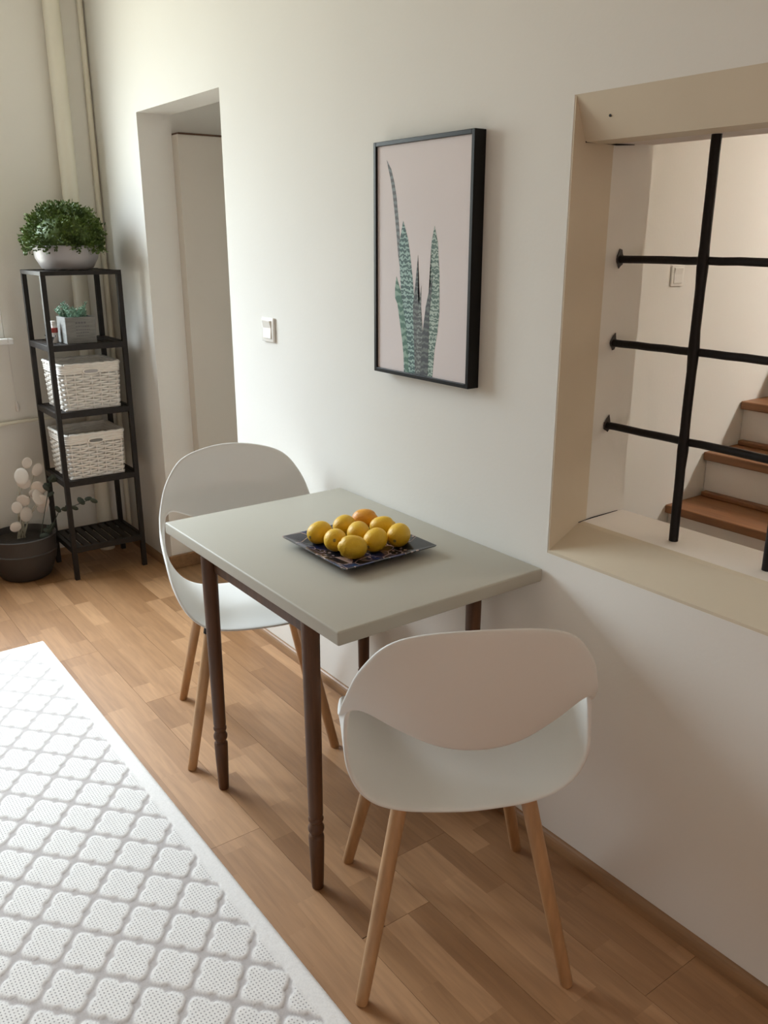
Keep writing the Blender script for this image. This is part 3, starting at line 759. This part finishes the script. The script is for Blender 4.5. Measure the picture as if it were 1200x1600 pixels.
def basket(label, loc, hole_light):
    b = empty('wicker_basket', label, 'basket', loc, 0, 'wicker baskets on the shelf tower')
    hx_, hy_, Hh = .134, .128, .205
    nst = 26
    bm = new(); rows = 14
    for r in range(rows):
        z = .010 + r*.0109; k_ = .93 + .07*z/Hh
        at, tot = rr_path(hx_*k_, hy_*k_, .02, 0)
        n = nst*4; pts = []
        for i in range(n):
            p, nn = at(i*tot/n); off = .0068*math.cos(PI*i/4 + PI*(r % 2)) 
            q = p + nn*off; pts.append((q.x, q.y, z))
        tube(bm, pts, .0050, 6, closed=True, flat=.5)
    wv = obj('weave', bm, M_wicker, b, True); wv['kind'] = 'stuff'
    bm = new()
    for i in range(nst):
        pts = []
        for z in (.004, .09, .185):
            k_ = .93 + .07*z/Hh; at, tot = rr_path(hx_*k_, hy_*k_, .02, 0); p, nn = at(i*tot/nst); pts.append((p.x, p.y, z))
        tube(bm, pts, .0036, 6)
    stk = obj('stakes', bm, M_wicker, b); stk['kind'] = 'stuff'
    # close-woven top band and rolled rim
    bm = new()
    for z, r_ in ((.166, .0055), (.175, .0055), (.184, .0055), (.193, .0055)):
        k_ = .93+.07*z/Hh; at, tot = rr_path(hx_*k_, hy_*k_, .02, 0)
        pts = []
        for i in range(100):
            p, nn = at(i*tot/100)
            pts.append((p.x, p.y, z))
        tube(bm, pts, r_, 6, closed=True)
    obj('top_band', bm, M_wicker, b, True)
    bm = new(); at, tot = rr_path(hx_, hy_, .02, 0); pts = []
    for i in range(160):
        p, nn = at(i*tot/160); pts.append((p.x+nn.x*.0015*math.cos(i*.9), p.y+nn.y*.0015*math.cos(i*.9), .2015+.0015*math.sin(i*.9)))
    tube(bm, pts, .0075, 8, closed=True); obj('rim', bm, M_wicker, b, True)
    bm = new(); box(bm, -hx_*.93, hx_*.93, -hy_*.93, hy_*.93, 0, .007, .002); obj('bottom', bm, M_wicker, b)
    # handle grip on the front
    bm = new()
    pts = [(.035*math.cos(a)-.0, -hy_-.006, .172+.011*math.sin(a)) for a in [2*PI*i/24 for i in range(24)]]
    tube(bm, pts, .0045, 6, closed=True)
    hd = obj('handle', bm, M_wicker, b, True)
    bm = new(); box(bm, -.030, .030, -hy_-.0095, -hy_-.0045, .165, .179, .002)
    obj('handle_slot_fill', bm, M_bowl if hole_light else M_crate, hd)  # solid plate, its grey stands in for the shade inside the slot
    return b
b1 = basket('white wicker basket on the upper basket shelf of the tower', (-.252, 4.112, .7815), True)
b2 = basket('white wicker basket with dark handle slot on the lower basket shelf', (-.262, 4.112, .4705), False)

# ------------------------------------------------------------------ flower pot on the floor
fp = empty('flower_pot', 'dark grey round pot with white blossoms on the floor left of the shelf', 'plant', (-.585, 4.185, 0))
bm = new(); lathe(bm, [(0, 0), (.10, 0), (.112, .008), (.140, .08), (.148, .125), (.150, .130), (.146, .135), (.150, .195), (.152, .203), (.144, .205), (.138, .19), (.135, .175), (0, .175)], 40); obj('pot', bm, M_pot, fp, True)
bm = new(); lathe(bm, [(0, .183), (.09, .182), (.1345, .176)], 30); obj('soil', bm, M_soil, fp, True)
FLW = [(-.536, .549, .026), (-.494, .509, .031), (-.562, .485, .034), (-.555, .455, .034), (-.500, .425, .035), (-.463, .407, .018), (-.569, .373, .032), (-.505, .385, .034), (-.600, .346, .027), (-.492, .36, .036), (-.485, .318, .028), (-.56, .300, .034), (-.621, .262, .028), (-.60, .25, .02), (-.52, .40, .024)]
rng = random.Random(21)
for i, (x, z, r) in enumerate(FLW):
    bm = new(); y = rng.uniform(-.03, .03)
    R_ = Matrix.Rotation(rng.uniform(-.45, .45), 4, 'Z') @ Matrix.Rotation(PI/2+rng.uniform(-.35, .35), 4, 'X')
    Mx = Matrix.Translation((x+.585, y-.045, z)) @ R_ @ Matrix.Diagonal((1, 1 + .25*rng.random() + (.2 if i == 2 else 0), .16, 1))
    bmesh.ops.create_uvsphere(bm, u_segments=16, v_segments=8, radius=r*.9, matrix=Mx)
    obj('blossom', bm, M_flower, fp, True)
for q, (x, z) in enumerate(((-.54, .54), (-.50, .50), (-.57, .46), (-.46, .40), (-.60, .34), (-.50, .34), (-.56, .30), (-.62, .25))):
    bm = new(); p0 = Vector((-.02+.01*q*.5, 0, .175)); p1 = Vector((x+.585, -.03, z))
    tube(bm, [p0, p0.lerp(p1, .5)+Vector((.012*math.sin(q*2), -.008, .03)), p1], [.003, .0024, .0015], 6); obj('stem', bm, M_stem, fp, True)
for q, pts in enumerate(([(-.50, .19), (-.44, .33), (-.385, .352), (-.325, .385)], [(-.53, .19), (-.47, .40), (-.455, .455), (-.44, .475)], [(-.52, .19), (-.49, .23), (-.47, .235)])):
    bm = new(); P = [Vector((x+.585, -.095 - .05*k_*(q == 0), z)) for k_, (x, z) in enumerate(pts)]
    tube(bm, P, .002, 5); sp_ = obj('dark_stem', bm, M_dleaf, fp)
    for s_ in range(7):
        f = .35 + .65*s_/6; u = f*(len(P)-1); k_ = min(int(u), len(P)-2); p = P[k_].lerp(P[k_+1], u-k_)
        bm = new(); Mx = Matrix.Translation(p + Vector((rng.uniform(-.014, .014), rng.uniform(-.01, .006), rng.uniform(-.01, .012)))) @ Matrix.Rotation(rng.uniform(-1, 1), 4, 'Y') @ Matrix.Rotation(PI/2+rng.uniform(-.5, .5), 4, 'X') @ Matrix.Diagonal((1, .55, .12, 1))
        bmesh.ops.create_uvsphere(bm, u_segments=10, v_segments=6, radius=rng.uniform(.016, .024), matrix=Mx); obj('leaf', bm, M_dleaf, sp_, True)

# ------------------------------------------------------------------ pipes and blind cord on the back wall
bm = new(); tube(bm, [(-.152, YB-.040, 0), (-.152, YB-.040, ZC)], .036, 20); o = obj('heating_pipe', bm, M_pipe, None, True)
tag(o, 'thick cream painted heating pipe running up the back wall behind the shelf', 'pipe', 'heating pipes on the back wall')
bm = new(); tube(bm, [(-.020, YB-.016, 0), (-.020, YB-.016, ZC)], .012, 14); o = obj('heating_pipe', bm, M_pipe, None, True)
tag(o, 'thin vertical pipe in the room corner beside the thick pipe', 'pipe', 'heating pipes on the back wall')
bm = new(); tube(bm, [(-1.4, YB-.016, .688), (-.60, YB-.016, .690), (-.5, YB-.016, .695), (-.188, YB-.016, .697)], .008, 10); o = obj('heating_pipe', bm, M_pipe, None, True)
tag(o, 'thin horizontal pipe low along the back wall left of the shelf', 'pipe', 'heating pipes on the back wall')
bc = empty('blind_cord', 'white blind cord with a small tassel hanging below the window sill', 'cord', (-.492, YB-.012, .74))
bm = new(); tube(bm, [(-.01, -.03, .345), (-.006, -.004, .27), (-.003, 0, .15), (0, 0, .05)], .0014, 6); obj('string', bm, M_jar, bc)
bm = new(); lathe(bm, [(0, 0), (.006, .002), (.009, .012), (.007, .035), (.003, .05), (0, .052)], 12); obj('tassel', bm, M_jar, bc, True)

# ------------------------------------------------------------------ rug
RX0, RX1, RY0, RY1 = -2.45, -.727, .95, 3.405
st_ = .0048
nx = int((RX1-RX0)/st_)+1; ny = int((RY1-RY0)/st_)+1
xs = np.linspace(RX0, RX1, nx); ys = np.linspace(RY0, RY1, ny)
X, Y = np.meshgrid(xs, ys, indexing='ij')
CX, CY = -.894, 1.517
a = (X-CX)/.134 + (Y-CY)/.157; b = (X-CX)/.134 - (Y-CY)/.157
fa = np.abs(a-np.round(a)); fb = np.abs(b-np.round(b))
pn = (fa**6 + fb**6)**(1/6.0); mn = np.minimum(fa, fb)
th = .474 - .062*np.exp(-(mn/.085)**2) 
pad = np.clip((th-pn)/.04, 0, 1)
edge = np.minimum(np.minimum(X-RX0, RX1-X), np.minimum(Y-RY0, RY1-Y))
bord = np.clip((edge-.044)/.006, 0, 1)          # 0 on the plain border
col = np.where(bord < .5, 1.0, pad)
hgt = .0085 + .0035*(pad*pad*(3-2*pad))*bord + .002*(1-bord)
hgt = np.where(edge < .012, hgt*np.sqrt(np.clip(edge/.012, 0, 1)) + .0006, hgt)
rngn = np.random.RandomState(1); hgt = hgt + rngn.normal(0, .00022, hgt.shape)
CXR, CYR = CX, CY
V = np.stack([X-CXR, Y-CYR, hgt], -1).reshape(-1, 3)
idx = np.arange(nx*ny).reshape(nx, ny)
Fq = np.stack([idx[:-1, :-1], idx[1:, :-1], idx[1:, 1:], idx[:-1, 1:]], -1).reshape(-1, 4)
me = bpy.data.meshes.new('rug'); me.from_pydata(V.tolist(), [], Fq.tolist())
at_ = me.attributes.new('pile', 'FLOAT_COLOR', 'POINT')
hole = np.clip((th-.05-pn)/.03, 0, 1)*bord
cc = np.stack([col, hole, np.zeros_like(col), np.ones_like(col)], -1).reshape(-1).astype(np.float32)
at_.data.foreach_set('color', cc)
me.materials.append(M_rug); me.polygons.foreach_set('use_smooth', [True]*len(me.polygons))
rg = link(bpy.data.objects.new('rug', me)); rg.location = (CXR, CYR, 0.0)
tag(rg, 'white woven rug with a grey trellis pattern on the wooden floor', 'rug')
